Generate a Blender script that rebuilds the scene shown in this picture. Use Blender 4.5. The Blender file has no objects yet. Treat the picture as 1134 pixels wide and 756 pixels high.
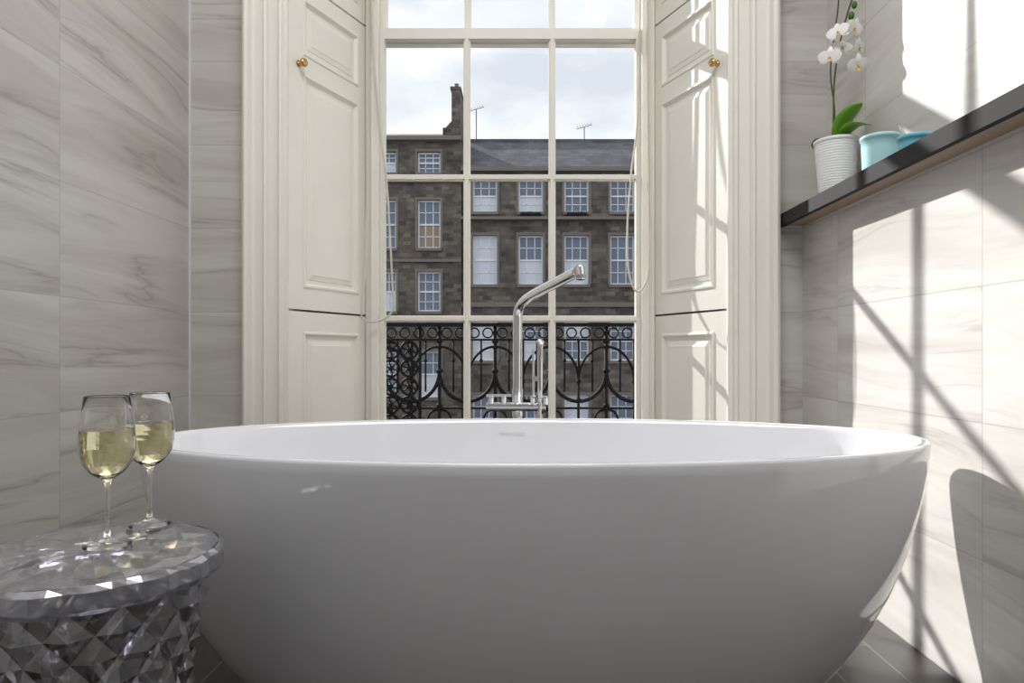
import bpy, math, random
from mathutils import Vector, Matrix
random.seed(7)
D=bpy.data
scene=bpy.context.scene
COL=scene.collection
try:
    scene.view_settings.view_transform='Standard'
    scene.view_settings.look='None'
except Exception: pass

# ------------------------------------------------------------------ helpers
def link(o): COL.objects.link(o); return o
def tag(o,label=None,cat=None,group=None,kind=None):
    if label: o["label"]=label
    if cat: o["category"]=cat
    if group: o["group"]=group
    if kind: o["kind"]=kind
    return o
class MB:
    def __init__(s): s.v=[]; s.f=[]; s.m=[]
    def add(s,vs,fs,mi=0):
        b=len(s.v); s.v+= [tuple(v) for v in vs]
        for f in fs: s.f.append([b+i for i in f]); s.m.append(mi)
    def box(s,x0,x1,y0,y1,z0,z1,mi=0):
        vs=[(x0,y0,z0),(x1,y0,z0),(x1,y1,z0),(x0,y1,z0),(x0,y0,z1),(x1,y0,z1),(x1,y1,z1),(x0,y1,z1)]
        s.add(vs,[(0,3,2,1),(4,5,6,7),(0,1,5,4),(1,2,6,5),(2,3,7,6),(3,0,4,7)],mi)
    def tube(s,pts,r,n=8,mi=0,closed=False):
        pts=[Vector(p) for p in pts]
        k=len(pts)
        rs=r if isinstance(r,(list,tuple)) else [r]*k
        vs=[];fs=[]
        up=None
        for i,p in enumerate(pts):
            if closed: t=pts[(i+1)%k]-pts[i-1]
            else: t=pts[min(i+1,k-1)]-pts[max(i-1,0)]
            t.normalize()
            if up is None:
                up=Vector((0,0,1)) if abs(t.z)<.9 else Vector((1,0,0))
            a=up-t*up.dot(t)
            if a.length<1e-5: a=t.orthogonal()
            a.normalize(); up=a
            b=t.cross(a)
            for j in range(n):
                th=2*math.pi*j/n
                vs.append(p+(a*math.cos(th)+b*math.sin(th))*rs[i])
        rng=k if closed else k-1
        for i in range(rng):
            for j in range(n):
                i2=(i+1)%k
                fs.append((i*n+j,i*n+(j+1)%n,i2*n+(j+1)%n,i2*n+j))
        if not closed:
            fs.append(tuple(range(n))[::-1]); fs.append(tuple((k-1)*n+j for j in range(n)))
        s.add(vs,fs,mi)
    def lathe(s,prof,cx,cy,n=40,mi=0,cap0=False,cap1=False):
        vs=[];fs=[]
        for (r,z) in prof:
            for j in range(n):
                th=2*math.pi*j/n
                vs.append((cx+r*math.cos(th),cy+r*math.sin(th),z))
        for i in range(len(prof)-1):
            for j in range(n):
                fs.append((i*n+j,i*n+(j+1)%n,(i+1)*n+(j+1)%n,(i+1)*n+j))
        if cap0: fs.append(tuple(range(n))[::-1])
        if cap1: fs.append(tuple((len(prof)-1)*n+j for j in range(n)))
        s.add(vs,fs,mi)
    def ball(s,c,r,mi=0,n=12,sc=(1,1,1)):
        vs=[];fs=[]
        m=n//2
        for i in range(1,m):
            ph=math.pi*i/m
            for j in range(n):
                th=2*math.pi*j/n
                vs.append((c[0]+r*sc[0]*math.sin(ph)*math.cos(th),c[1]+r*sc[1]*math.sin(ph)*math.sin(th),c[2]+r*sc[2]*math.cos(ph)))
        t=len(vs); vs.append((c[0],c[1],c[2]+r*sc[2])); vs.append((c[0],c[1],c[2]-r*sc[2]))
        for i in range(m-2):
            for j in range(n):
                fs.append((i*n+j,(i+1)*n+j,(i+1)*n+(j+1)%n,i*n+(j+1)%n))
        for j in range(n):
            fs.append((t,j,(j+1)%n)); fs.append((t+1,(m-2)*n+(j+1)%n,(m-2)*n+j))
        s.add(vs,fs,mi)
    def make(s,name,mats,org=(0,0,0),parent=None,smooth=False,recalc=True,bevel=0,merge=0):
        me=D.meshes.new(name)
        o3=Vector(org)
        me.from_pydata([tuple(Vector(v)-o3) for v in s.v],[],s.f)
        if not isinstance(mats,(list,tuple)): mats=[mats]
        for m in mats: me.materials.append(m)
        for i,p in enumerate(me.polygons):
            p.material_index=s.m[i]
            p.use_smooth=smooth
        if recalc:
            import bmesh
            bm=bmesh.new(); bm.from_mesh(me)
            if merge: bmesh.ops.remove_doubles(bm,verts=bm.verts[:],dist=merge)
            bmesh.ops.recalc_face_normals(bm,faces=bm.faces[:])
            bm.to_mesh(me); bm.free()
        me.update()
        ob=D.objects.new(name,me)
        ob.location=o3
        link(ob)
        if parent is not None:
            ob.parent=parent; ob.location=o3-parent.location
        if bevel:
            b=ob.modifiers.new('bev','BEVEL'); b.width=bevel; b.segments=2; b.limit_method='ANGLE'; b.angle_limit=math.radians(35)
        return ob
def empty(name,loc):
    e=D.objects.new(name,None); e.location=loc; e.empty_display_size=.05; return link(e)
def spline(ctrl,n=10):
    P=[Vector(p) for p in ctrl]; P=[P[0]*2-P[1]]+P+[P[-1]*2-P[-2]]
    out=[]
    for i in range(1,len(P)-2):
        for k in range(n):
            t=k/n
            a,b,c,d=P[i-1],P[i],P[i+1],P[i+2]
            out.append(.5*((2*b)+(c-a)*t+(2*a-5*b+4*c-d)*t*t+(3*b-a-3*c+d)*t**3))
    out.append(P[-2]); return out

# ------------------------------------------------------------------ materials
def mat(name,col,rough=.5,metal=0,spec=.5,trans=0,ior=1.45,coat=0):
    m=D.materials.new(name); m.use_nodes=True
    b=m.node_tree.nodes["Principled BSDF"]
    b.inputs["Base Color"].default_value=(*col,1)
    b.inputs["Roughness"].default_value=rough
    b.inputs["Metallic"].default_value=metal
    b.inputs["Specular IOR Level"].default_value=spec
    b.inputs["Transmission Weight"].default_value=trans
    b.inputs["IOR"].default_value=ior
    b.inputs["Coat Weight"].default_value=coat
    nt=m.node_tree
    if not trans and not metal:
        tc=nt.nodes.new('ShaderNodeTexCoord'); nz=nt.nodes.new('ShaderNodeTexNoise'); nz.inputs['Scale'].default_value=6
        mx=nt.nodes.new('ShaderNodeMix'); mx.data_type='RGBA'
        mx.inputs['A'].default_value=(*[c*.96 for c in col],1); mx.inputs['B'].default_value=(*[min(1,c*1.03) for c in col],1)
        nt.links.new(tc.outputs['Object'],nz.inputs['Vector']); nt.links.new(nz.outputs['Fac'],mx.inputs['Factor']); nt.links.new(mx.outputs['Result'],b.inputs['Base Color'])
    return m

def tile_mat(name,axis,u0,v0,W=.70,H=.304,light=(.66,.64,.605),dark=(.26,.232,.205),seed=0.,shear=.25,vs_=.55):
    m=D.materials.new(name); m.use_nodes=True; nt=m.node_tree; N=nt.nodes; L=nt.links
    b=N["Principled BSDF"]
    g=N.new('ShaderNodeNewGeometry'); sp=N.new('ShaderNodeSeparateXYZ'); L.new(g.outputs['Position'],sp.inputs[0])
    def M(op,a,c=None,d=None):
        n=N.new('ShaderNodeMath'); n.operation=op
        for i,x in enumerate((a,c,d)):
            if x is None: continue
            if isinstance(x,(int,float)): n.inputs[i].default_value=x
            else: L.new(x,n.inputs[i])
        return n.outputs[0]
    A=sp.outputs[axis]; Z=sp.outputs['Z']
    U=M('DIVIDE',M('SUBTRACT',A,u0),W); V=M('DIVIDE',M('SUBTRACT',Z,v0),H)
    iu=M('FLOOR',U); iv=M('FLOOR',V); fu=M('FRACT',U); fv=M('FRACT',V)
    eu=M('MULTIPLY',M('MINIMUM',fu,M('SUBTRACT',1.,fu)),W); ev=M('MULTIPLY',M('MINIMUM',fv,M('SUBTRACT',1.,fv)),H)
    joint=M('LESS_THAN',M('MINIMUM',eu,ev),.0015)
    cmb=N.new('ShaderNodeCombineXYZ'); L.new(iu,cmb.inputs[0]); L.new(iv,cmb.inputs[1]); cmb.inputs[2].default_value=seed
    wn=N.new('ShaderNodeTexWhiteNoise'); wn.noise_dimensions='3D'; L.new(cmb.outputs[0],wn.inputs['Vector'])
    sc=N.new('ShaderNodeVectorMath'); sc.operation='SCALE'; sc.inputs['Scale'].default_value=9.; L.new(wn.outputs['Color'],sc.inputs[0])
    uv=N.new('ShaderNodeCombineXYZ')
    L.new(A,uv.inputs[0]); L.new(M('ADD',M('MULTIPLY',Z,5.),M('MULTIPLY',A,shear*5.)),uv.inputs[1])
    ad=N.new('ShaderNodeVectorMath'); ad.operation='ADD'; L.new(uv.outputs[0],ad.inputs[0]); L.new(sc.outputs[0],ad.inputs[1])
    wp=N.new('ShaderNodeTexNoise'); wp.inputs['Scale'].default_value=.9; wp.inputs['Detail'].default_value=1.5; L.new(ad.outputs[0],wp.inputs['Vector'])
    sy=N.new('ShaderNodeSeparateXYZ'); L.new(ad.outputs[0],sy.inputs[0])
    yv=M('ADD',sy.outputs[1],M('MULTIPLY',wp.outputs['Fac'],1.4))
    ban=N.new('ShaderNodeCombineXYZ'); L.new(M('MULTIPLY',sy.outputs[0],.4),ban.inputs[0]); L.new(yv,ban.inputs[1]); L.new(sy.outputs[2],ban.inputs[2])
    n1=N.new('ShaderNodeTexNoise'); n1.inputs['Scale'].default_value=1.5; n1.inputs['Detail'].default_value=8; n1.inputs['Roughness'].default_value=.64; L.new(ban.outputs[0],n1.inputs['Vector'])
    r1=N.new('ShaderNodeValToRGB'); r1.color_ramp.elements[0].position=.36; r1.color_ramp.elements[1].position=.58; L.new(n1.outputs['Fac'],r1.inputs['Fac'])
    n2=N.new('ShaderNodeTexNoise'); n2.inputs['Scale'].default_value=1.2; n2.inputs['Detail'].default_value=6; n2.inputs['Roughness'].default_value=.52; L.new(ban.outputs[0],n2.inputs['Vector'])
    dd=M('ABSOLUTE',M('SUBTRACT',n2.outputs['Fac'],.5))
    r2=N.new('ShaderNodeValToRGB'); e=r2.color_ramp.elements; e[0].position=0; e[0].color=(1,1,1,1); e[1].position=.04; e[1].color=(0,0,0,1)
    x=r2.color_ramp.elements.new(.007); x.color=(.45,.45,.45,1)
    L.new(dd,r2.inputs['Fac'])
    n3=N.new('ShaderNodeTexNoise'); n3.inputs['Scale'].default_value=1.4; L.new(ad.outputs[0],n3.inputs['Vector'])
    r3=N.new('ShaderNodeValToRGB'); r3.color_ramp.elements[0].position=.40; r3.color_ramp.elements[1].position=.57; L.new(n3.outputs['Fac'],r3.inputs['Fac'])
    vein=M('MULTIPLY',r2.outputs['Color'],r3.outputs['Color'])
    base=N.new('ShaderNodeMix'); base.data_type='RGBA'; base.inputs['A'].default_value=(light[0]*.79,light[1]*.775,light[2]*.76,1); base.inputs['B'].default_value=(*light,1); L.new(r1.outputs['Color'],base.inputs['Factor'])
    mv=N.new('ShaderNodeMix'); mv.data_type='RGBA'; L.new(M('MULTIPLY',vein,vs_),mv.inputs['Factor']); L.new(base.outputs['Result'],mv.inputs['A']); mv.inputs['B'].default_value=(*dark,1)
    mj=N.new('ShaderNodeMix'); mj.data_type='RGBA'; L.new(M('MULTIPLY',joint,.6),mj.inputs['Factor']); L.new(mv.outputs['Result'],mj.inputs['A']); mj.inputs['B'].default_value=(.36,.35,.34,1)
    L.new(mj.outputs['Result'],b.inputs['Base Color'])
    b.inputs['Roughness'].default_value=.38
    bp=N.new('ShaderNodeBump'); bp.inputs['Strength'].default_value=.4; bp.inputs['Distance'].default_value=.002; bp.invert=True
    L.new(joint,bp.inputs['Height']); L.new(bp.outputs['Normal'],b.inputs['Normal'])
    return m

def brick_mat(name,cols,mortar,scale,bw,rh,plane='XZ',rough=.85,ms=.012,mul=.6):
    m=D.materials.new(name); m.use_nodes=True; nt=m.node_tree; N=nt.nodes; L=nt.links
    b=N["Principled BSDF"]; b.inputs['Roughness'].default_value=rough
    g=N.new('ShaderNodeNewGeometry'); sp=N.new('ShaderNodeSeparateXYZ'); L.new(g.outputs['Position'],sp.inputs[0])
    c=N.new('ShaderNodeCombineXYZ'); L.new(sp.outputs[plane[0]],c.inputs[0]); L.new(sp.outputs[plane[1]],c.inputs[1])
    br=N.new('ShaderNodeTexBrick'); br.inputs['Scale'].default_value=scale; br.inputs['Brick Width'].default_value=bw; br.inputs['Row Height'].default_value=rh
    br.inputs['Mortar Size'].default_value=ms; br.inputs['Color1'].default_value=(0,0,0,1); br.inputs['Color2'].default_value=(1,1,1,1); br.inputs['Mortar'].default_value=(.5,.5,.5,1)
    L.new(c.outputs[0],br.inputs['Vector'])
    rp=N.new('ShaderNodeValToRGB'); els=rp.color_ramp.elements
    els[0].color=(*cols[0],1); els[1].color=(*cols[-1],1)
    for i,cc in enumerate(cols[1:-1]):
        e=els.new((i+1)/(len(cols)-1)); e.color=(*cc,1)
    L.new(br.outputs['Color'],rp.inputs['Fac'])
    nz=N.new('ShaderNodeTexNoise'); nz.inputs['Scale'].default_value=.9; nz.inputs['Detail'].default_value=8; nz.inputs['Roughness'].default_value=.7; L.new(c.outputs[0],nz.inputs['Vector'])
    mx=N.new('ShaderNodeMix'); mx.data_type='RGBA'; mx.blend_type='MULTIPLY'; mx.inputs['Factor'].default_value=mul
    r2=N.new('ShaderNodeValToRGB'); r2.color_ramp.elements[0].position=.36; r2.color_ramp.elements[0].color=(.35,.35,.35,1); r2.color_ramp.elements[1].position=.60
    L.new(nz.outputs['Fac'],r2.inputs['Fac']); L.new(rp.outputs['Color'],mx.inputs['A']); L.new(r2.outputs['Color'],mx.inputs['B'])
    mm=N.new('ShaderNodeMix'); mm.data_type='RGBA'; L.new(br.outputs['Fac'],mm.inputs['Factor']); L.new(mx.outputs['Result'],mm.inputs['A']); mm.inputs['B'].default_value=(*mortar,1)
    L.new(mm.outputs['Result'],b.inputs['Base Color'])
    bp=N.new('ShaderNodeBump'); bp.inputs['Strength'].default_value=.5; bp.inputs['Distance'].default_value=.01; bp.invert=True
    L.new(br.outputs['Fac'],bp.inputs['Height']); L.new(bp.outputs['Normal'],b.inputs['Normal'])
    return m

def crystal(name,tint,refl,rough,diff=0.,dcol=(.8,.8,.82)):
    """thin clear plastic wall: see-through, with sharp facet reflections"""
    m=D.materials.new(name); m.use_nodes=True; nt=m.node_tree; N=nt.nodes; L=nt.links
    N.remove(N["Principled BSDF"]); out=N["Material Output"]
    t=N.new('ShaderNodeBsdfTransparent'); t.inputs[0].default_value=(*tint,1)
    g=N.new('ShaderNodeBsdfGlossy'); g.inputs['Roughness'].default_value=rough; g.inputs['Color'].default_value=(.95,.95,.98,1)
    fr=N.new('ShaderNodeFresnel'); fr.inputs['IOR'].default_value=1.8
    ma=N.new('ShaderNodeMath'); ma.operation='MULTIPLY_ADD'; ma.inputs[1].default_value=1-refl; ma.inputs[2].default_value=refl; L.new(fr.outputs[0],ma.inputs[0])
    mx=N.new('ShaderNodeMixShader'); L.new(ma.outputs[0],mx.inputs[0]); L.new(t.outputs[0],mx.inputs[1]); L.new(g.outputs[0],mx.inputs[2])
    if diff:
        d=N.new('ShaderNodeBsdfDiffuse'); d.inputs[0].default_value=(*dcol,1)
        m2=N.new('ShaderNodeMixShader'); m2.inputs[0].default_value=diff; L.new(mx.outputs[0],m2.inputs[1]); L.new(d.outputs[0],m2.inputs[2]); L.new(m2.outputs[0],out.inputs[0])
    else: L.new(mx.outputs[0],out.inputs[0])
    return m

M_paint=mat('cream_paint',(.86,.83,.755),.38)
M_plaster=mat('plaster',(.72,.715,.70),.8)
M_tub=mat('tub_white',(.80,.805,.84),.07,coat=.5)
M_chrome=mat('chrome',(.80,.81,.83),.06,metal=1)
M_brass=mat('brass',(.62,.42,.16),.22,metal=1)
M_glass=mat('clear_glass',(1,1,1),0.0,trans=1,ior=1.45)
M_wine=mat('white_wine',(.97,.90,.56),0.0,trans=1,ior=1.34)
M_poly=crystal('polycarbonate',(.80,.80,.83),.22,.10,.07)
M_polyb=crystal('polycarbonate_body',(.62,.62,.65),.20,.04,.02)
M_iron=mat('cast_iron',(.006,.006,.008),.7,spec=.2)
M_white=mat('white_ceramic',(.82,.82,.82),.3)
M_turq=mat('turquoise_glaze',(.45,.74,.78),.35)
M_turq2=mat('turquoise_bright',(.16,.50,.62),.35)
M_soil=mat('bark',(.06,.04,.025),.9)
M_leaf=mat('leaf_green',(.17,.38,.04),.35)
M_leafd=mat('leaf_dark',(.05,.15,.02),.4)
M_ghost=mat('leaf_grey',(.45,.52,.45),.5)
M_stem=mat('stem_dark',(.07,.085,.03),.5)
M_petal=mat('petal_white',(.85,.84,.80),.5)
M_lip=mat('lip_yellow',(.75,.45,.12),.5)
M_slate=mat('shelf_dark',(.032,.030,.031),.75,spec=.2)
M_oak=mat('shelf_wood',(.36,.27,.20),.6)
M_cord=mat('cord',(.66,.62,.54),.8)
M_roof=brick_mat('roof_slates',[(.09,.094,.11),(.12,.125,.145),(.15,.15,.17)],(.07,.07,.08),1,.4,.25,'XZ')
M_stone=brick_mat('sandstone_blocks',[(.075,.066,.060),(.16,.138,.118),(.10,.088,.078),(.22,.188,.158),(.12,.104,.09)],(.10,.088,.078),1,.40,.19,'XZ',ms=.006,mul=.9)
M_stone2=brick_mat('sandstone_dark',[(.075,.066,.059),(.18,.15,.124),(.10,.087,.077),(.24,.20,.162)],(.10,.088,.077),1,.34,.17,'XZ',ms=.006,mul=.9)
M_band=mat('stone_band',(.19,.168,.148),.85)
M_sash=mat('sash_white',(.80,.81,.84),.4)
M_pane=mat('far_pane',(.16,.20,.27),.08)
M_blind=mat('blind_white',(.66,.70,.78),.6)
M_blindo=mat('blind_tan',(.33,.25,.19),.6)
M_road=mat('asphalt',(.09,.09,.09),.9)
M_text=mat('badge_grey',(.58,.58,.60),.4)
M_clay=mat('clay',(.22,.16,.12),.8)
M_floor=brick_mat('floor_planks',[(.026,.021,.018),(.052,.042,.036),(.038,.031,.026)],(.16,.15,.14),1,.9,.15,'YX',.42,.002)
def glass_pane():
    m=D.materials.new('window_glass'); m.use_nodes=True; nt=m.node_tree; N=nt.nodes
    N.remove(N["Principled BSDF"]); out=N["Material Output"]
    t=N.new('ShaderNodeBsdfTransparent'); t.inputs[0].default_value=(.98,.99,.99,1)
    g=N.new('ShaderNodeBsdfGlossy'); g.inputs['Roughness'].default_value=.02
    mx=N.new('ShaderNodeMixShader'); mx.inputs[0].default_value=.006
    nt.links.new(t.outputs[0],mx.inputs[1]); nt.links.new(g.outputs[0],mx.inputs[2]); nt.links.new(mx.outputs[0],out.inputs[0])
    return m
M_winglass=glass_pane()

# ------------------------------------------------------------------ measures
XL,XR,XRU=-1.217,1.016,1.105
YB,YR=2.5,-1.7
CX=-.058; HO=.806; HI=.621; HS=.5705
YW=2.97; YO=3.07
ZC=3.45; ZW=3.18
TL=tile_mat('tiles_side_a','Y',1.80,.61,shear=.04,light=(.585,.565,.53),vs_=.68)  # tile colour darkened to put this wall's shade into it
TR=tile_mat('tiles_side_b','Y',1.52,.61,seed=3.,shear=-.03,light=(.67,.65,.62),vs_=.42)  # same tile, paler with fainter veins: sunlit look put into the colour
TBm=tile_mat('tiles_window_wall','X',-1.217,.61,seed=7.,shear=.03,light=(.62,.60,.565),vs_=.6)

def sbox(name,a,m,label=None):
    b=MB(); b.box(*a); o=b.make(name,m,(a[0],a[2],a[4])); tag(o,kind='structure')
    if label: o['label']=label
    return o
sbox('wall_left',(XL-.1,XL,YR,YO,0,ZC),TL,label='side wall in veined pale grey stone tiles')
o=MB(); o.box(XR,XR+.25,YR,YB,0,1.228); o.box(XRU,XRU+.16,YR,YB,1.228,ZC)
o=o.make('wall_right',TR,(XR,YR,0)); tag(o,'sunlit tiled wall with a boxed-out lower half',kind='structure')
o=MB(); o.box(XL,CX-HO,YB,YO,0,ZC); o.box(CX+HO,XR+.25,YB,YO,0,ZC); o.box(CX-HO,CX+HO,YB,YO,ZW,ZC)
o=o.make('wall_back',TBm,(XL,YB,0)); tag(o,'tiled wall around the tall sash window',kind='structure')
sbox('wall_rear',(XL-.1,XR+.25,YR-.1,YR,0,ZC),M_plaster,label='plain pale plaster wall')
sbox('floor',(XL-.1,XR+.25,YR-.1,YO,-.08,0),M_floor,label='dark grey-brown wood-look plank tiles')
sbox('ceiling',(XL-.1,XR+.25,YR-.1,YO,ZC,ZC+.1),M_plaster,label='white plaster ceiling')
sbox('trim_4',(XL,XL+.006,YB-.008,YB,0,ZC),mat('tile_edge_trim',(.7,.7,.7),.35),label='slim pale tile edge strip in the corner')

prof=[(0,0),(0,.052),(.012,.06),(.026,.056),(.034,.036),(.044,.030),(.078,.028),(.086,.040),(.097,.036),(.102,.022),(.138,.018),(.146,.030),(.156,.026),(.160,.014),(.176,.012),(.176,0)]
def casing(name,x0,sg,k=1.):
    b=MB(); n=len(prof); vs=[]
    for z in (0,ZW+.1):
        for (u,t) in prof: vs.append((x0+sg*u*k,YB-t,z))
    fs=[(i,i+1,n+i+1,n+i) for i in range(n-1)]+[(n-1,0,n,2*n-1)]
    fs+= [tuple(range(n)),tuple(range(n,2*n))]
    b.add(vs,fs); o=b.make(name,M_paint,(x0,YB,0)); tag(o,'cream painted moulded window architrave',kind='structure')
casing('trim_1',CX-HO-.142,1,.85); casing('trim_2',CX+HO+.168,-1)
sbox('trim_3',(CX-HO-.14,CX+HO+.16,YB-.05,YB,ZW,ZW+.16),M_paint,label='cream painted window head architrave')

# shutters
def shutter(side,z0,z1,panels,knob=None):
    A=Vector((CX+side*HO,YB+.004,0)); Bp=Vector((CX+side*HI,YW-.03,0))
    d=(Bp-A); Lw=d.length; d.normalize(); n=Vector((-side*abs(d.y),-abs(d.x),0)); n.normalize()
    def P(s,t,z): return A+d*s+n*t+Vector((0,0,z))
    b=MB(); T=.0
    ss=sorted(set([0,Lw]+[p[0] for p in panels]+[p[1] for p in panels])); zs=sorted(set([z0,z1]+[p[2] for p in panels]+[p[3] for p in panels]))
    for i in range(len(ss)-1):
        for j in range(len(zs)-1):
            sm=(ss[i]+ss[i+1])/2; zm=(zs[j]+zs[j+1])/2
            if any(p[0]<sm<p[1] and p[2]<zm<p[3] for p in panels): continue
            b.add([P(ss[i],T,zs[j]),P(ss[i+1],T,zs[j]),P(ss[i+1],T,zs[j+1]),P(ss[i],T,zs[j+1])],[(0,1,2,3)])
    for p in panels:
        rings=[(0,0),(.002,.004),(.009,.005),(.014,-.003),(.019,-.009),(.032,-.009),(.034,-.006),(.050,-.003),(.053,-.001)]
        vs=[];fs=[]
        for (q,t) in rings:
            vs+=[P(p[0]+q,T+t,p[2]+q),P(p[1]-q,T+t,p[2]+q),P(p[1]-q,T+t,p[3]-q),P(p[0]+q,T+t,p[3]-q)]
        for k in range(len(rings)-1):
            for j in range(4): fs.append((k*4+j,k*4+(j+1)%4,(k+1)*4+(j+1)%4,(k+1)*4+j))
        k=(len(rings)-1)*4; fs.append((k,k+1,k+2,k+3))
        b.add(vs,fs)
    th=-.035
    c=[P(0,T,z0),P(Lw,T,z0),P(Lw,T,z1),P(0,T,z1),P(0,th,z0),P(Lw,th,z0),P(Lw,th,z1),P(0,th,z1)]
    b.add(c,[(0,1,5,4),(1,2,6,5),(2,3,7,6),(3,0,4,7),(4,5,6,7)])
    base=P(0,0,z0)
    o=b.make('window_shutter',M_paint,tuple(base))
    tag(o,'cream painted panelled folding window shutter leaf'+(' with a brass knob' if knob else ''),'shutter','panelled window shutters')
    if knob:
        kc=P(knob[0],0,knob[1])
        kb=MB()
        pr=[(.012,0),(.013,.003),(.006,.006),(.006,.014),(.014,.019),(.017,.027),(.013,.034),(.0,.036)]
        N_=16; vs=[];fs=[]
        a=d; u=Vector((0,0,1))
        for (r,t) in pr:
            for j in range(N_):
                q=2*math.pi*j/N_; vs.append(kc+n*t+(a*math.cos(q)+u*math.sin(q))*r)
        for i in range(len(pr)-1):
            for j in range(N_): fs.append((i*N_+j,i*N_+(j+1)%N_,(i+1)*N_+(j+1)%N_,(i+1)*N_+j))
        kb.add(vs,fs); ko=kb.make('knob',M_brass,tuple(kc),parent=o,smooth=True); ko['label']='round polished brass knob'
PA,PB=.085,.425
for sd in (-1,1):
    shutter(sd,.928,2.160,[(PA,PB,1.01,1.815),(PA,PB,1.885,2.10)],knob=(.06,1.843))
    shutter(sd,.28,.920,[(PA,PB,.36,.845)])
    shutter(sd,2.168,3.17,[(PA,PB,2.235,3.08)])

# window (jambs, sashes, panes)
b=MB()
for sd in (-1,1):
    xa,xb=sorted((CX+sd*HS,CX+sd*HI)); b.box(xa,xb,YW-.028,YW+.08,.25,ZW)
    xa,xb=sorted((CX+sd*(HS-.010),CX+sd*(HS+.022))); b.box(xa,xb,YW-.052,YW-.026,.25,ZW)
    xa,xb=sorted((CX+sd*HI,CX+sd*HO)); b.box(xa,xb,YW+.03,YW+.09,.0,ZW)
b.box(CX-HI,CX+HI,YW-.11,YW+.08,.225,.27); b.box(CX-HO,CX+HO,YW+.08,YW+.2,.18,.25)
b.box(CX-HI,CX+HI,YW-.05,YW+.08,0,.225)
b.box(CX-HS,CX+HS,YW-.05,YW+.08,3.13,ZW)
win=b.make('window_1',M_paint,(CX,YW,.25),bevel=.003); tag(win,'tall cream painted sash window with small panes',kind='structure')
def sash(y,z0,z1,bars,br,tr):
    s=MB(); w=.030
    s.box(CX-HS,CX-HS+w,y-.02,y+.02,z0,z1); s.box(CX+HS-w,CX+HS,y-.02,y+.02,z0,z1)
    s.box(CX-HS+w,CX+HS-w,y-.02,y+.02,z0,z0+br); s.box(CX-HS+w,CX+HS-w,y-.02,y+.02,z1-tr,z1)
    for x in (CX-.1875,CX+.1805):
        s.box(x-.008,x+.008,y-.019,y+.016,z0+br,z1-tr); s.box(x-.015,x+.015,y-.006,y+.006,z0+br,z1-tr)
    for z in bars:
        s.box(CX-HS+w,CX+HS-w,y-.0185,y+.0155,z-.008,z+.008); s.box(CX-HS+w,CX+HS-w,y-.0055,y+.0055,z-.014,z+.014)
    s.make('sash',M_paint,(CX,y,z0),parent=win)
    g=MB(); g.add([(CX-HS+w,y+.008,z0+br),(CX+HS-w,y+.008,z0+br),(CX+HS-w,y+.008,z1-tr),(CX-HS+w,y+.008,z1-tr)],[(0,1,2,3)])
    g.make('window_pane',M_winglass,(CX,y+.008,z0),parent=win)
sash(YW,.27,2.160,[.912,1.521],.06,.045)
sash(YW+.045,2.112,3.13,[2.74],.05,.05)

# blind cords
def cord(pts,lab):
    c=MB(); c.tube(spline(pts,8),.0042,6); o=c.make('blind_cord',M_cord,pts[0],smooth=True); tag(o,lab,'cord')
yc=2.885
cord([(-.645,yc,3.1),(-.64,yc,2.2),(-.61,yc,1.75),(-.578,yc,1.50),(-.562,yc,1.25),(-.552,yc,1.05),(-.546,yc,.96),(-.575,yc,.915),(-.625,yc-.005,.895),(-.668,yc-.03,.905),(-.672,yc-.035,.95),(-.662,yc-.02,1.1),(-.655,yc-.01,1.6),(-.65,yc,2.2),(-.65,yc,3.1)],'cream blind cord looped beside the window shutter')
cord([(.50,yc,3.1),(.490,yc,2.2),(.478,yc,1.75),(.452,yc,1.52),(.436,yc,1.30),(.440,yc,1.12),(.470,yc,1.025),(.508,yc,1.05),(.527,yc,1.15),(.525,yc,1.5),(.52,yc,2.0),(.52,yc,3.1)],'cream blind cord looped against the sash frame')

# ------------------------------------------------------------------ shelf
sh=empty('wall_shelf',(1.0,.4,1.228)); tag(sh,'long dark stone ledge with wooden underside on tiled wall','shelf')
b=MB(); b.add([(x,y,z) for y in (YR,YB) for (x,z) in [(.928,1.222),(.928,1.266),(XRU,1.266),(XRU,1.246),(.946,1.246),(.946,1.222)]],[(0,1,2,3,4,5),(6,7,8,9,10,11)]+[(i,(i+1)%6,6+(i+1)%6,6+i) for i in range(6)])
b.make('shelf_top',M_slate,(.93,YR,1.246),parent=sh)
b=MB(); b.box(.946,XR+.02,YR,YB-.002,1.2275,1.246); b.make('shelf_underside',M_oak,(.948,YR,1.228),parent=sh)['label']='brown wooden underside'

# ------------------------------------------------------------------ bathtub
TX,TY=.024,1.655
def ring(a,bb,z,n=160,e=2.06):
    out=[]
    for j in range(n):
        th=2*math.pi*j/n; c,s=math.cos(th),math.sin(th)
        out.append((TX+a*math.copysign(abs(c)**(2/e),c),TY+bb*math.copysign(abs(s)**(2/e),s),z))
    return out
outer=[(.0,.665,.292),(.004,.677,.300),(.03,.700,.320),(.08,.745,.346),(.15,.793,.370),(.23,.836,.390),(.31,.868,.404),(.38,.889,.414),(.44,.904,.421),(.50,.914,.4265),(.54,.9195,.4295),(.560,.921,.4305),(.5655,.9195,.429),(.567,.917,.427),(.5675,.914,.424)]
inner=[(.5672,.903,.414),(.565,.898,.410),(.554,.892,.404),(.52,.878,.394),(.46,.850,.377),(.38,.806,.350),(.28,.735,.312),(.20,.66,.275),(.15,.58,.235),(.13,.48,.18),(.122,.25,.09)]
b=MB(); n=160; vs=[];fs=[]
prs=outer+inner
for (z,a,bb) in prs: vs+=ring(a,bb,z)
for i in range(len(prs)-1):
    for j in range(n): fs.append((i*n+j,i*n+(j+1)%n,(i+1)*n+(j+1)%n,(i+1)*n+j))
fs.append(tuple(range(n))[::-1]); fs.append(tuple((len(prs)-1)*n+j for j in range(n)))
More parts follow.
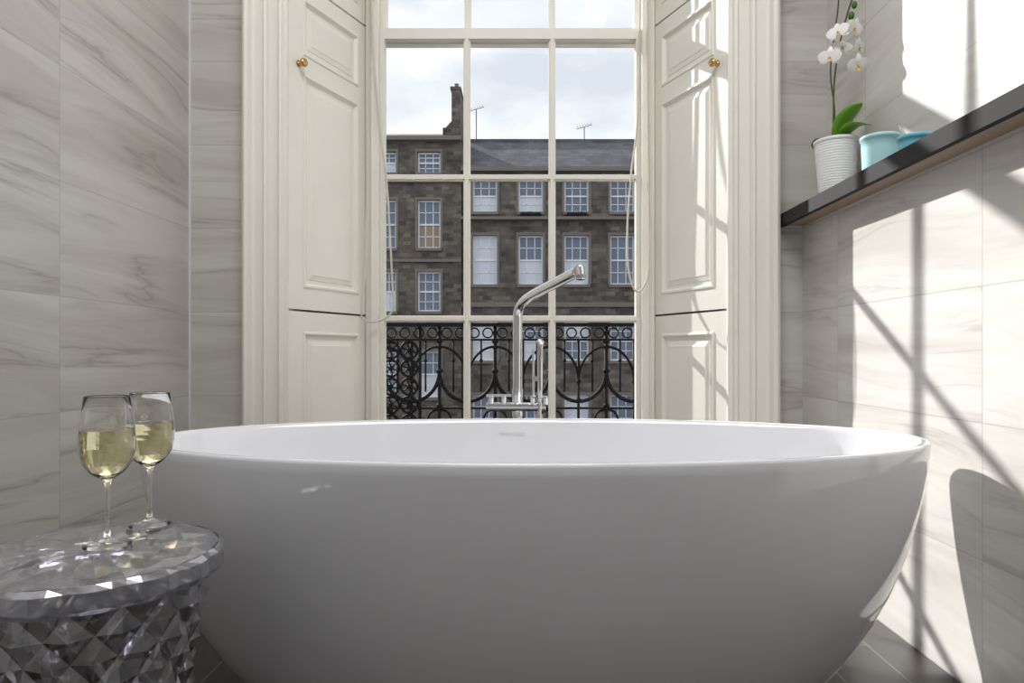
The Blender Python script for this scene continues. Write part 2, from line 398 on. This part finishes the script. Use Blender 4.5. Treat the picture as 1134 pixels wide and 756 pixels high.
b.add(vs,fs)
tub=empty('bathtub',(TX,TY,0)); tag(tub,'large white oval freestanding bathtub before the window','bathtub')
tb=b.make('tub_body',M_tub,(TX,TY,0),parent=tub,smooth=True)
w=MB(); w.lathe([(.0,.126),(.028,.126),(.033,.1225),(.033,.118)],TX,TY,24); w.make('drain',M_chrome,(TX,TY,.12),parent=tub,smooth=True)
tcv=D.curves.new('t','FONT'); tcv.body='Victoria + Albert'; tcv.size=.011; tcv.align_x='CENTER'; tcv.extrude=.0003
to=D.objects.new('t',tcv); link(to)
bpy.context.view_layer.update()
dg=bpy.context.evaluated_depsgraph_get()
tm=D.meshes.new_from_object(to.evaluated_get(dg)); D.objects.remove(to)
tm.materials.clear(); tm.materials.append(M_text)
tl=D.objects.new('lettering',tm); link(tl)
tl.parent=tub; tl.location=Vector((-.035,TY+.3900,.522))-tub.location; tl.rotation_euler=(math.radians(76),0,0)
tl['label']='small grey maker name lettering'

# ------------------------------------------------------------------ tub filler
fl=empty('bath_tap',(-.02,2.21,0)); tag(fl,'tall chrome floor-standing bath filler with angled spout','tap')
b=MB()
b.tube(spline([(-.02,2.21,0),(-.02,2.21,.3),(-.02,2.21,.6),(-.02,2.21,.80),(-.020,2.21,.860),(-.018,2.206,.895),(-.006,2.185,.922),(.018,2.140,.940),(.05,2.075,.953),(.10,1.975,.971),(.152,1.87,.990)],8),.0155,20)
b.make('spout',M_chrome,(-.02,2.21,0),parent=fl,smooth=True)
b=MB(); b.tube([(.152,1.869,.999),(.154,1.864,.975),(.1545,1.863,.964)],[.0160,.0160,.013],18); b.make('spout_outlet',M_chrome,(.152,1.866,.98),parent=fl,smooth=False,bevel=.002)
b=MB(); b.lathe([(.0001,.0),(.05,.0),(.05,.008),(.02,.014),(.02,.02)],-.02,2.21,28); b.lathe([(.0001,.0),(.05,.0),(.05,.008),(.02,.014),(.02,.02)],.045,2.23,28)
b.make('floor_flange',M_chrome,(-.02,2.21,0),parent=fl,smooth=False)
b=MB(); b.tube([(.047,2.22,.01),(.047,2.22,.62)],.010,14); b.tube([(-.120,2.20,.592),(.070,2.20,.592)],.014,18); b.tube([(-.12,2.20,.628),(-.04,2.20,.628)],.005,10)
b.tube([(-.02,2.21,.56),(-.02,2.21,.65)],.018,18)
b.make('mixer_body',M_chrome,(-.02,2.2,.59),parent=fl,smooth=False,bevel=.002)
for hx in (-.105,-.065,.03,.068):
    b=MB(); b.tube([(hx,2.20,.60),(hx,2.20,.624),(hx,2.20,.628)],[.010,.010,.008],16); b.tube([(hx,2.20,.620),(hx,2.16,.624)],.004,8)
    b.make('handle',M_chrome,(hx,2.2,.6),parent=fl)
b=MB(); b.tube([(.052,2.185,.615),(.052,2.185,.70),(.052,2.185,.80)],[.0075,.0085,.0095],16); b.tube([(.052,2.185,.795),(.052,2.175,.80)],.012,14); b.make('hand_shower',M_chrome,(.052,2.185,.62),parent=fl,smooth=False,bevel=.001)
b=MB(); b.box(.027,.06,2.188,2.215,.675,.69); b.box(.027,.034,2.19,2.215,.60,.78); b.make('shower_holder',M_chrome,(.03,2.2,.6),parent=fl,bevel=.002)
b=MB(); b.tube(spline([(.052,2.185,.62),(.055,2.17,.52),(.10,2.17,.36),(.12,2.19,.25),(.09,2.21,.3),(.06,2.22,.5),(.05,2.21,.58)],8),.006,8); b.make('shower_hose',M_chrome,(.05,2.18,.5),parent=fl,smooth=True)

# ------------------------------------------------------------------ stool
SX,SY,SZ=-.665,1.055,.472
st=empty('stool',(SX,SY,0)); tag(st,'clear faceted crystal-look plastic stool holding wine glasses','stool')
radial=lambda c: Vector((c.x-SX,c.y-SY,0)).normalized()
def diamonds(rings_,n,bump,b,cap=False):
    K=len(rings_); da=2*math.pi/n
    def pt(k,j):
        r,z=rings_[k]; th=(j+.5*(k%2))*da
        return Vector((SX+r*math.cos(th),SY+r*math.sin(th),z))
    vs=[];idx={};fs=[]
    for k in range(K):
        for j in range(n): idx[(k,j)]=len(vs); vs.append(pt(k,j))
    I=lambda k,j: idx[(k,j%n)]
    for k in range(1,K-1):
        for j in range(n):
            if k%2==0: L_,R_=I(k,j),I(k,j+1); T_,B_=I(k+1,j),I(k-1,j)
            else: L_,R_=I(k,j),I(k,j+1); T_,B_=I(k+1,j+1),I(k-1,j+1)
            c=(vs[L_]+vs[R_]+vs[T_]+vs[B_])/4
            ci=len(vs); vs.append(c+bump(k,c))
            fs+=[(L_,B_,ci),(B_,R_,ci),(R_,T_,ci),(T_,L_,ci)]
    for j in range(n):
        fs.append((I(0,j),I(0,j+1),I(1,j)))
        k=K-1
        if k%2==0: fs.append((I(k,j),I(k,j+1),I(k-1,j)))
        else: fs.append((I(k,j),I(k,j+1),I(k-1,j+1)))
    if cap:
        ci=len(vs); vs.append(Vector((SX,SY,rings_[0][1]+.001)))
        for j in range(n): fs.append((I(0,j),I(0,j+1),ci))
    b.add(vs,fs)
    return [vs[I(K-1,j)] for j in range(n)]
NS=16
b=MB()
R=[(.030,SZ-.007),(.078,SZ-.007),(.128,SZ-.007),(.165,SZ-.008),(.180,SZ-.011)]
last=diamonds(R,NS,lambda k,c:Vector((0,0,.007 if k<3 else .005)),b,cap=True)
# scalloped rim band: petals bulge between the ring points
def band(r_in,r_out,z):
    out=[]
    for j in range(NS):
        th=j*2*math.pi/NS
        for q,rr in ((0,r_in),(.25,(r_in+2*r_out)/3),(.5,r_out),(.75,(r_in+2*r_out)/3)):
            a=th+q*2*math.pi/NS; out.append((SX+rr*math.cos(a),SY+rr*math.sin(a),z))
    return out
rows_=[band(.178,.181,SZ-.011),band(.184,.191,SZ-.018),band(.184,.191,SZ-.040),band(.176,.182,SZ-.050),band(.160,.162,SZ-.054),band(.08,.08,SZ-.040),band(.0005,.0005,SZ-.038)]
nn=NS*4; vs=[];fs=[]
for r_ in rows_: vs+=r_
for i in range(len(rows_)-1):
    for j in range(nn): fs.append((i*nn+j,i*nn+(j+1)%nn,(i+1)*nn+(j+1)%nn,(i+1)*nn+j))
b.add(vs,fs)
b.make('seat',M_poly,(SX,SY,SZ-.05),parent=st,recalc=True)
b=MB()
zs=[SZ-.052-.037*k for k in range(11)]+[.004]
def rad(z):
    t=(SZ-z)/SZ
    return .130+.033*abs((t-.52)/.42)**1.6 if t<.52 else .130+.042*((t-.52)/.48)**1.6
R=[(rad(z),z) for z in zs]
diamonds(R,NS,lambda k,c:radial(c)*.015,b)
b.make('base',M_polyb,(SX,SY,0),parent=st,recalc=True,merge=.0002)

# ------------------------------------------------------------------ wine glasses
def wineglass(x,y,z,s,fill,label):
    e=empty('wine_glass',(x,y,z)); tag(e,label,'wine glass','wine glasses on the stool')
    o=[(.0,.0),(.033,.0),(.0335,.0015),(.028,.0035),(.012,.007),(.0055,.012),(.0036,.025),(.0033,.05),(.0035,.085),(.005,.098),(.012,.104),(.024,.113),(.034,.128),(.0385,.146),(.0390,.160),(.0375,.180),(.0345,.205),(.0315,.228),(.0312,.2295)]
    i=[(.0305,.2285),(.0335,.205),(.0365,.180),(.0380,.160),(.0375,.146),(.033,.129),(.023,.1145),(.011,.1065),(.0,.1045)]
    b=MB(); b.lathe([(max(r,.0001)*s,z+h*s) for r,h in o+i],x,y,48); b.make('glass',M_glass,(x,y,z),parent=e,smooth=True)
    prof_=[(.0,.1050),(.0109,.1068),(.0228,.1148),(.0328,.1293),(.0373,.146),(.0378,.160),(.0378-(fill-.16)*.06,fill),(.0378-(fill-.16)*.06-.001,fill),(.0,fill)]
    b=MB(); b.lathe([(max(r,.0001)*s,z+h*s) for r,h in prof_],x,y,48); b.make('wine',M_wine,(x,y,z+.105*s),parent=e,smooth=False)
wineglass(-.637,1.05,SZ,.995,.178,'stemmed glass of white wine at the stool centre')
wineglass(-.640,1.175,SZ,.985,.178,'stemmed glass of white wine beside the bathtub')

# ------------------------------------------------------------------ shelf plants
ZS=1.266
def pot(name,x,y,z,r0,r1,h,m,parent,ribs=0):
    b=MB(); pr=[(.0001,0),(r0*.95,0),(r0,.004)]
    K=ribs if ribs else 1
    for k in range(1,K*4):
        t=k/(K*4); r=r0+(r1-r0)*t
        if ribs: r+= .0007*math.sin(2*math.pi*t*K)
        pr.append((r,.004+(h-.016)*t))
    pr+=[(r1,h-.012),(r1+.003,h-.010),(r1+.003,h-.002),(r1,h),(r1-.005,h),(r1-.007,h-.01),(r1-.012,h-.03),(.0001,h-.03)]
    b.lathe([(r,z+q) for r,q in pr],x,y,48); return b.make(name,m,(x,y,z),parent=parent,smooth=True)
def leaf(base,tip,width,curl,m,parent,name='leaf',sidev=None,n=14):
    base=Vector(base); tip=Vector(tip); d=tip-base
    sv=Vector(sidev) if sidev else d.cross(Vector((0,0,1)))
    sv.normalize(); up=sv.cross(d).normalized()
    if up.z<0: up=-up
    vs=[];fs=[]
    for i in range(n+1):
        t=i/n; c=base+d*t+up*curl*math.sin(math.pi*t)
        q=min(1,t**1.25*.95+.05)
        w=width*.5*(math.sin(math.pi*q)**.55)
        if i==n: w=.0005
        vs+= [c-sv*w+up*w*.28,c-sv*w*.5+up*w*.06,c,c+sv*w*.5+up*w*.06,c+sv*w+up*w*.28]
    for i in range(n):
        for j in range(4): fs.append((i*5+j,i*5+j+1,i*5+6+j,i*5+5+j))
    b=MB(); b.add(vs,fs); o=b.make(name,m,tuple(base),parent=parent,smooth=True)
    s=o.modifiers.new('s','SOLIDIFY'); s.thickness=.0015
    return o
OX,OY=1.018,2.235
orc=empty('potted_orchid',(OX,OY,ZS)); tag(orc,'white orchid in a ribbed white pot on the shelf','potted orchid')
pot('pot',OX,OY,ZS,.053,.067,.190,M_white,orc,ribs=21)
b=MB(); b.lathe([(.056,ZS+.160),(.05,ZS+.168),(.0001,ZS+.174)],OX,OY,20); b.make('potting_bark',M_soil,(OX,OY,ZS+.16),parent=orc)
zt=ZS+.168
leaf((OX,OY,zt),(OX+.042,OY-.085,zt+.115),.078,.020,M_leaf,orc,sidev=(1,.5,0))
leaf((OX,OY,zt),(OX+.050,OY-.13,zt+.030),.060,.030,M_leaf,orc)
leaf((OX,OY,zt),(OX-.03,OY+.11,zt+.03),.06,.02,M_leafd,orc)
leaf((OX,OY,zt),(OX+.03,OY-.02,zt+.06),.05,.012,M_leafd,orc,sidev=(1,.5,0))
b=MB(); stemp=spline([(OX-.01,OY,zt),(OX-.012,OY-.005,zt+.10),(OX-.006,OY,zt+.22),(OX+.006,OY-.01,zt+.33),(OX+.025,OY-.02,zt+.42),(OX+.045,OY-.04,zt+.50)],8)
b.tube(stemp,.0028,8); b.tube(spline([(OX-.005,OY+.01,zt),(OX-.0,OY+.012,zt+.12),(OX-.01,OY+.02,zt+.25),(OX-.002,OY+.01,zt+.37),(OX+.006,OY+.0,zt+.46),(OX+.0,OY-.02,zt+.54)],8),.0025,8)
b.make('stem',M_stem,(OX,OY,zt),parent=orc,smooth=True)
def flower(c,face,s,roll):
    c=Vector(c); f=Vector(face).normalized()
    a=f.cross(Vector((0,0,1))).normalized(); u=a.cross(f)
    b=MB()
    def petal(ang,L,W,mi=0,back=0.0):
        dv=a*math.cos(ang)+u*math.sin(ang); sv=-a*math.sin(ang)+u*math.cos(ang)
        vs=[];fs=[];n=7
        for i in range(n+1):
            t=i/n; w=W*.5*math.sin(math.pi*(t*.9+.08))**.6 if i<n else .001
            p=c+dv*L*t+f*(.004+.25*L*math.sin(math.pi*t)*.3-back*t*t)
            vs+=[p-sv*w-f*w*.15,p,p+sv*w-f*w*.15]
        for i in range(n):
            for j in range(2): fs.append((i*3+j,i*3+j+1,i*3+4+j,i*3+3+j))
        b.add(vs,fs,mi)
    for k,(an,L,W) in enumerate([(90,.034,.019),(210,.034,.018),(330,.034,.018)]): petal(math.radians(an)+roll,L*s,W*s,0,.006)
    for an in (12,168): petal(math.radians(an)+roll,.036*s,.036*s,0,-.002)
    petal(math.radians(270)+roll,.014*s,.012*s,1,-.012)
    b.ball(c+f*.006,.0035*s,1,8)
    b.make('flower',[M_petal,M_lip],tuple(c),parent=orc,smooth=True,recalc=False)
for (x,y,z,fc,s,rl) in [(.975,2.185,1.705,(-.7,-1,-.25),1.02,.1),(.992,2.165,1.775,(-.9,-1,.1),1.0,-.2),(1.045,2.175,1.792,(.3,-1,-.3),.97,.3),(1.060,2.175,1.732,(.8,-1,-.2),.97,.0),(1.048,2.155,1.668,(.1,-1,-.5),1.05,-.15),(1.015,2.19,1.738,(-.1,-1,.3),.9,.2)]:
    flower((x,y,z),fc,s,rl)
b=MB()
for (x,y,z,r) in [(1.055,2.19,1.875,.009),(1.035,2.21,1.91,.007),(1.015,2.215,1.95,.006),(1.05,2.20,1.845,.010)]: b.ball((x,y,z),r,0,10,(1,1,1.4))
b.make('flower_bud',M_leafd,(1.04,2.2,1.88),parent=orc,smooth=True)['kind']='stuff'

cp=empty('plant_pot',(1.01,1.945,ZS)); tag(cp,'pale turquoise tapered pot on the dark shelf','pot')
pot('pot_body',1.01,1.945,ZS,.046,.050,.112,M_turq,cp)
b=MB(); b.lathe([(.040,ZS+.083),(.03,ZS+.090),(.0001,ZS+.092)],1.01,1.945,20); b.make('soil',M_soil,(1.01,1.945,ZS+.09),parent=cp)
sp_=empty('potted_succulent',(1.012,1.775,ZS)); tag(sp_,'small grey-green sprig in a blue cup on the shelf','potted plant')
pot('pot',1.012,1.775,ZS,.037,.040,.060,M_turq2,sp_)
for k in range(3):
    an=2.2+k*.5
    leaf((1.005,1.78,ZS+.028),(1.0+.018*math.cos(an),1.795+.012*math.sin(an),ZS+.086+.010*(k%2)),.010,.003,M_ghost,sp_,n=6,sidev=(1,.3,0))

# ------------------------------------------------------------------ balcony and railing
RY=3.95; Z0=-.12; ZT=.935
b=MB(); b.box(-3,3,YO+.1,4.15,Z0-.2,Z0); bal=b.make('balcony_slab',M_band,(0,3.0,Z0-.2)); tag(bal,'weathered stone ledge carrying the iron railing','balcony')
rl=empty('balcony_railing',(0,RY,Z0)); tag(rl,'ornate black cast iron balcony railing outside the window','railing')
b=MB(); b.box(-3,3,RY-.02,RY+.02,ZT-.020,ZT); b.box(-3,3,RY-.010,RY+.010,ZT-.102,ZT-.090); b.box(-3,3,RY-.010,RY+.010,.44,.452); b.box(-3,3,RY-.012,RY+.012,Z0+.10,Z0+.115)
b.make('rail',M_iron,(0,RY,Z0),parent=rl)
def arc(cx,cz,rx,rz,a0,a1,n=14): return [(cx+rx*math.cos(math.radians(a0+(a1-a0)*i/n)),RY,cz+rz*math.sin(math.radians(a0+(a1-a0)*i/n))) for i in range(n+1)]
def circ(b,cx,cz,r,t,n=18): b.tube([(cx+r*math.cos(2*math.pi*i/n),RY,cz+r*math.sin(2*math.pi*i/n)) for i in range(n)],t,6,closed=True)
PW=.32; hw=PW/2
pan=MB(); x0=0
pan.tube([(x0,RY,Z0),(x0,RY,ZT-.01)],.0105,8)
for z,r in ((.83,.020),(.79,.014),(.66,.021),(.62,.015),(.46,.020)): pan.ball((x0,RY,z),r,0,10,(1,1,.7))
for sg in (-1,1):
    pan.tube(arc(x0+sg*hw,.66,hw,.175,270,270-sg*90),.011,8)
    pan.tube(arc(x0,.60,hw,.20,90,90-sg*90),.0075,8)
    pan.tube([(x0+sg*hw*.5,RY,.54),(x0+sg*hw*.5,RY,ZT-.095)],.0055,6)
    pan.ball((x0+sg*hw*.5,RY,.72),.011,0,8)
    circ(pan,x0+sg*.042,ZT-.056,.028,.0045); circ(pan,x0+sg*.120,ZT-.056,.028,.0045)
    pan.tube(spline([(x0,RY,.44),(x0+sg*.05,RY,.42),(x0+sg*.07,RY,.36),(x0+sg*.04,RY,.31),(x0,RY,.30)],6),.007,6)
    pan.tube(spline([(x0,RY,.28),(x0+sg*.09,RY,.2),(x0+sg*.12,RY,.08),(x0+sg*.05,RY,.0),(x0,RY,.02)],6),.009,6)
pan.tube([(x0+hw,RY,Z0),(x0+hw,RY,ZT-.09)],.008,8)
pan.ball((x0+hw,RY,.49),.020,0,10,(1,1,.8)); pan.ball((x0+hw,RY,.60),.015,0,8)
first=pan.make('railing_panel',M_iron,(0,RY,Z0),parent=rl,smooth=True)
xs=[-.165+PW*k for k in range(-6,9)]
first.location.x=xs[0]
for x in xs[1:]:
    c=first.copy(); COL.objects.link(c); c.parent=rl; c.location=(x,first.location.y,first.location.z)
b=MB()
for i in range(2):
    cx_=-.765+.105*i
    for k in range(5):
        zc=.78-.105*k
        circ(b,cx_,zc,.047,.0075,16); b.ball((cx_,RY,zc),.015,0,8)
        for q in range(6):
            a=q*math.pi/3+.5; b.tube([(cx_+.010*math.cos(a),RY,zc+.010*math.sin(a)),(cx_+.032*math.cos(a+.3),RY,zc+.032*math.sin(a+.3)),(cx_+.047*math.cos(a),RY,zc+.047*math.sin(a))],.0048,5)
b.tube([(-.828,RY,Z0),(-.828,RY,ZT)],.010,8); b.tube([(-.598,RY,Z0),(-.598,RY,ZT)],.010,8)
b.make('rosette_panel',M_iron,(-.735,RY,.2),parent=rl,smooth=True)['label']='pierced lacy cast iron rosette panel'

# ------------------------------------------------------------------ buildings across the street
FY=30.
def sashwin(parent,x,z0,z1,w,kind,y=FY,bars=(2,3)):
    b=MB(); yy=y+.16
    b.box(x-w/2,x+w/2,yy+.06,yy+.09,z0,z1,1)
    fr=.07
    b.box(x-w/2,x-w/2+fr,yy,yy+.06,z0,z1); b.box(x+w/2-fr,x+w/2,yy,yy+.06,z0,z1)
    b.box(x-w/2+fr,x+w/2-fr,yy,yy+.06,z0,z0+fr); b.box(x-w/2+fr,x+w/2-fr,yy,yy+.06,z1-fr,z1)
    zm=(z0+z1)/2; b.box(x-w/2+fr,x+w/2-fr,yy-.01,yy+.06,zm-.035,zm+.035)
    for k in range(1,bars[0]+1):
        bx=x-w/2+w*k/(bars[0]+1); b.box(bx-.018,bx+.018,yy+.02,yy+.055,z0+fr,z1-fr)
    for k in range(1,bars[1]+1):
        bz=z0+(z1-z0)*k/(bars[1]+1)
        if abs(bz-zm)>.1: b.box(x-w/2+fr,x+w/2-fr,yy+.02,yy+.055,bz-.018,bz+.018)
    if kind==1: b.box(x-w/2+fr,x+w/2-fr,yy+.045,yy+.058,z0+fr,zm,2)
    if kind==2: b.box(x-w/2+fr,x+w/2-fr,yy+.045,yy+.058,z0+fr,zm-.03,3)
    if kind==3: b.box(x-w/2+fr,x+w/2-fr,yy+.045,yy+.058,z0+fr,z1-fr,2)
    if kind==4: b.box(x-w/2+fr,x+w/2-fr,yy+.045,yy+.058,zm+.2,z1-fr,2)
    b.make('sash_window',[M_sash,M_pane,M_blind,M_blindo],(x,yy,z0),parent=parent)
def facade(name,x0,x1,zb,zt,wins,m,parent,dep=.28,y=FY,thick=8):
    b=MB(); rects=[(x-w/2,x+w/2,a,c) for (x,a,c,w,k) in wins]
    X=sorted(set([x0,x1]+[r[0] for r in rects]+[r[1] for r in rects])); Z=sorted(set([zb,zt]+[r[2] for r in rects]+[r[3] for r in rects]))
    for i in range(len(X)-1):
        for j in range(len(Z)-1):
            xm=(X[i]+X[i+1])/2; zm=(Z[j]+Z[j+1])/2
            if any(r[0]<xm<r[1] and r[2]<zm<r[3] for r in rects): continue
            b.add([(X[i],y,Z[j]),(X[i+1],y,Z[j]),(X[i+1],y,Z[j+1]),(X[i],y,Z[j+1])],[(0,1,2,3)])
    for (a,c,d,e) in rects:
        vs=[(a,y,d),(c,y,d),(c,y,e),(a,y,e),(a,y+dep,d),(c,y+dep,d),(c,y+dep,e),(a,y+dep,e)]
        b.add(vs,[(0,1,5,4),(1,2,6,5),(2,3,7,6),(3,0,4,7)])
        b.box(a-.06,c+.06,y-.09,y,d-.12,d,1)
        b.box(a-.10,a,y-.03,y,d,e+.12,1); b.box(c,c+.10,y-.03,y,d,e+.12,1); b.box(a,c,y-.03,y,e,e+.12,1)
    vs=[(x0,y,zb),(x1,y,zb),(x1,y+thick,zb),(x0,y+thick,zb),(x0,y,zt),(x1,y,zt),(x1,y+thick,zt),(x0,y+thick,zt)]
    b.add(vs,[(1,2,6,5),(2,3,7,6),(3,0,4,7)])
    return b.make(name,[m,M_band],(x0,y,zb),parent=parent,recalc=False)
GZ=-4.2
xsr=[-1.70+2.005*k for k in range(0,7)]
rows=[(6.90,8.33),(3.73,5.88),(.40,2.12),(-3.2,-1.1)]
kinds={(0,0):1,(1,0):1,(2,0):0,(3,0):0,(0,1):3,(1,1):1,(2,1):1,(3,1):0,(0,2):3,(1,2):1,(2,2):4,(3,2):0}
wr=[(x,a,c,1.07,kinds.get((i,j),(i+j)%3 if (i+j)%3!=2 else 3)) for i,x in enumerate(xsr) for j,(a,c) in enumerate(rows)]
tr=empty('terrace_building',(5,FY,GZ)); tag(tr,'brown sandstone terrace with slate roof and white sash windows','building')
facade('building_wall',-2.72,12.5,GZ,8.62,wr,M_stone,tr)
for (x,a,c,w,k) in wr: sashwin(tr,x,a,c,w,k)
b=MB(); b.box(-2.72,12.5,FY-.35,FY,8.62,8.80); b.box(-2.72,12.5,FY-.36,FY,6.52,6.64); b.box(-2.72,12.5,FY-.1,FY,2.75,2.95); b.make('cornice',M_band,(5,FY,8.6),parent=tr)
b=MB(); b.tube([(-2.58,FY-.09,GZ),(-2.58,FY-.09,8.6)],.07,8); b.make('drainpipe',M_iron,(-2.58,FY-.09,GZ),parent=tr)['label']='dark cast iron drainpipe'
b=MB(); b.add([(-2.72,FY-.3,8.80),(12.5,FY-.3,8.80),(12.5,34,11.2),(-2.72,34,11.2),(12.5,38,8.8),(-2.72,38,8.8)],[(0,1,2,3),(3,2,4,5),(1,4,2),(0,3,5)]); b.box(-2.72,12.5,33.9,34.1,11.15,11.3)
b.make('roof',M_roof,(5,FY,8.8),parent=tr)
M_dull=mat('dull_foliage',(.03,.045,.025),.9)
for x in (.306,2.31):
    b=MB(); b.box(x-.45,x+.45,FY-.34,FY-.16,6.64,6.76)
    for k in range(14): b.ball((x-.4+.06*k,FY-.25+random.uniform(-.03,.03),6.78+random.uniform(0,.05)),random.uniform(.04,.07),1,6)
    b.make('window_box',[M_iron,M_dull],(x,FY-.25,6.64),parent=tr)['label']='small planted window box'
tl_=empty('corner_building',(-8,FY,GZ)); tag(tl_,'taller dark sandstone tenement with slim chimney stack','building')
xsl=[-4.13-1.93*k for k in range(0,5)]
rowsl=[(8.58,9.50),(5.30,7.40),(2.55,4.28),(-1.2,.80)]
kl={(0,0):0,(0,1):2,(0,2):0,(0,3):1,(1,1):0}
wl=[(x,a,c,1.0,kl.get((i,j),(i+j)%2)) for i,x in enumerate(xsl) for j,(a,c) in enumerate(rowsl)]
facade('building_wall',-14.5,-2.72,GZ,9.95,wl,M_stone2,tl_,y=FY-.12)
for (x,a,c,w,k) in wl: sashwin(tl_,x,a,c,w,k,y=FY-.12)
b=MB(); b.box(-14.5,-2.72,FY-.45,FY-.12,9.93,10.1); b.box(-14.5,-2.72,FY-.25,FY-.12,8.15,8.30); b.box(-14.5,-2.72,FY-.22,FY-.12,4.7,4.82); b.make('cornice',M_band,(-8,FY,9.9),parent=tl_)
b=MB(); b.add([(-14.5,FY-.4,10.1),(-2.72,FY-.4,10.1),(-2.72,32.2,11.0),(-14.5,32.2,11.0),(-2.72,38,10.0),(-14.5,38,10.0)],[(0,1,2,3),(3,2,4,5),(1,4,2),(0,3,5)]); b.make('roof',M_roof,(-8,FY,10),parent=tl_)
b=MB(); b.box(-3.24,-2.86,30.8,33.2,9.5,12.55); b.box(-3.29,-2.81,30.7,33.3,12.55,12.66); b.box(-3.6,-2.86,30.5,31.0,9.9,10.75)
b.add([(-3.55,30.7,10.75),(-3.24,30.7,10.75),(-3.24,30.7,11.1),(-3.55,31.2,10.75),(-3.24,31.2,10.75),(-3.24,31.2,11.1)],[(0,1,2),(3,5,4),(0,2,5,3),(0,3,4,1),(1,4,5,2)])
b.make('chimney_stack',M_stone2,(-3.1,31,9.5),parent=tl_)
for cy in (31.2,31.9,32.6):
    b=MB(); b.lathe([(.11,12.66),(.09,12.90),(.11,12.94),(.08,12.96)],-3.05,cy,12); b.make('chimney_pot',M_clay,(-3.05,cy,12.66),parent=tl_)
def aerial(x,y,z,h,lab):
    b=MB(); b.tube([(x,y,z),(x,y,z+h)],.022,6); b.tube([(x-.38,y,z+h-.1),(x+.38,y,z+h+.12)],.016,6)
    for k in range(6):
        t=-.34+.13*k; b.tube([(x+t,y-.2,z+h-.1+.13*(t+.38)*2),(x+t,y+.2,z+h-.1+.13*(t+.38)*2+.2)],.012,5)
    o=b.make('television_aerial',M_iron,(x,y,z)); tag(o,lab,'aerial')
aerial(3.0,34.0,11.3,.62,'thin television aerial on the slate roof ridge')
aerial(-2.35,34.0,11.3,1.5,'thin television aerial beside the chimney stack')
b=MB(); b.box(-40,40,4.2,70,GZ-.1,GZ); o=b.make('ground',M_road,(0,4.2,GZ)); tag(o,'grey asphalt street',kind='structure')

# ------------------------------------------------------------------ lights, world
w=D.worlds.new('World'); scene.world=w; w.use_nodes=True; nt=w.node_tree; N=nt.nodes; L=nt.links
bg=N['Background']
tc=N.new('ShaderNodeTexCoord'); mp=N.new('ShaderNodeMapping'); mp.inputs['Scale'].default_value=(1,1,2.2); L.new(tc.outputs['Generated'],mp.inputs['Vector'])
nz=N.new('ShaderNodeTexNoise'); nz.inputs['Scale'].default_value=4.2; nz.inputs['Detail'].default_value=7; nz.inputs['Roughness'].default_value=.52; L.new(mp.outputs[0],nz.inputs['Vector'])
rp=N.new('ShaderNodeValToRGB'); rp.color_ramp.elements[0].position=.36; rp.color_ramp.elements[0].color=(.66,.71,.79,1); rp.color_ramp.elements[1].position=.56; rp.color_ramp.elements[1].color=(.90,.915,.94,1)
L.new(nz.outputs['Fac'],rp.inputs['Fac']); L.new(rp.outputs['Color'],bg.inputs['Color']); bg.inputs['Strength'].default_value=1.14

s=D.lights.new('sun','SUN'); s.energy=6.6; s.angle=math.radians(.8); s.color=(1,.98,.95)
so=D.objects.new('sun',s); link(so); dr=Vector((.745,-1,-.67)); so.rotation_euler=dr.to_track_quat('-Z','Y').to_euler(); so.location=(-3,6,6)
a=D.lights.new('fill_light','AREA'); a.shape='RECTANGLE'; a.size=1.4; a.size_y=1.4; a.energy=55; a.color=(.975,.985,1)  # added unseen fill, no real fitting; lifts the walls and window woodwork
ao=D.objects.new('fill_light',a); link(ao); ao.location=(-.05,.6,3.4)

# ------------------------------------------------------------------ camera
cam=D.cameras.new('camera'); co=D.objects.new('camera',cam); link(co)
cam.sensor_width=36; cam.lens=760/1134*36; cam.shift_x=-13/1134; cam.shift_y=12/1134
co.location=(0,0,.767); co.rotation_euler=(math.radians(90),0,0); cam.clip_start=.02; cam.clip_end=300
scene.camera=co
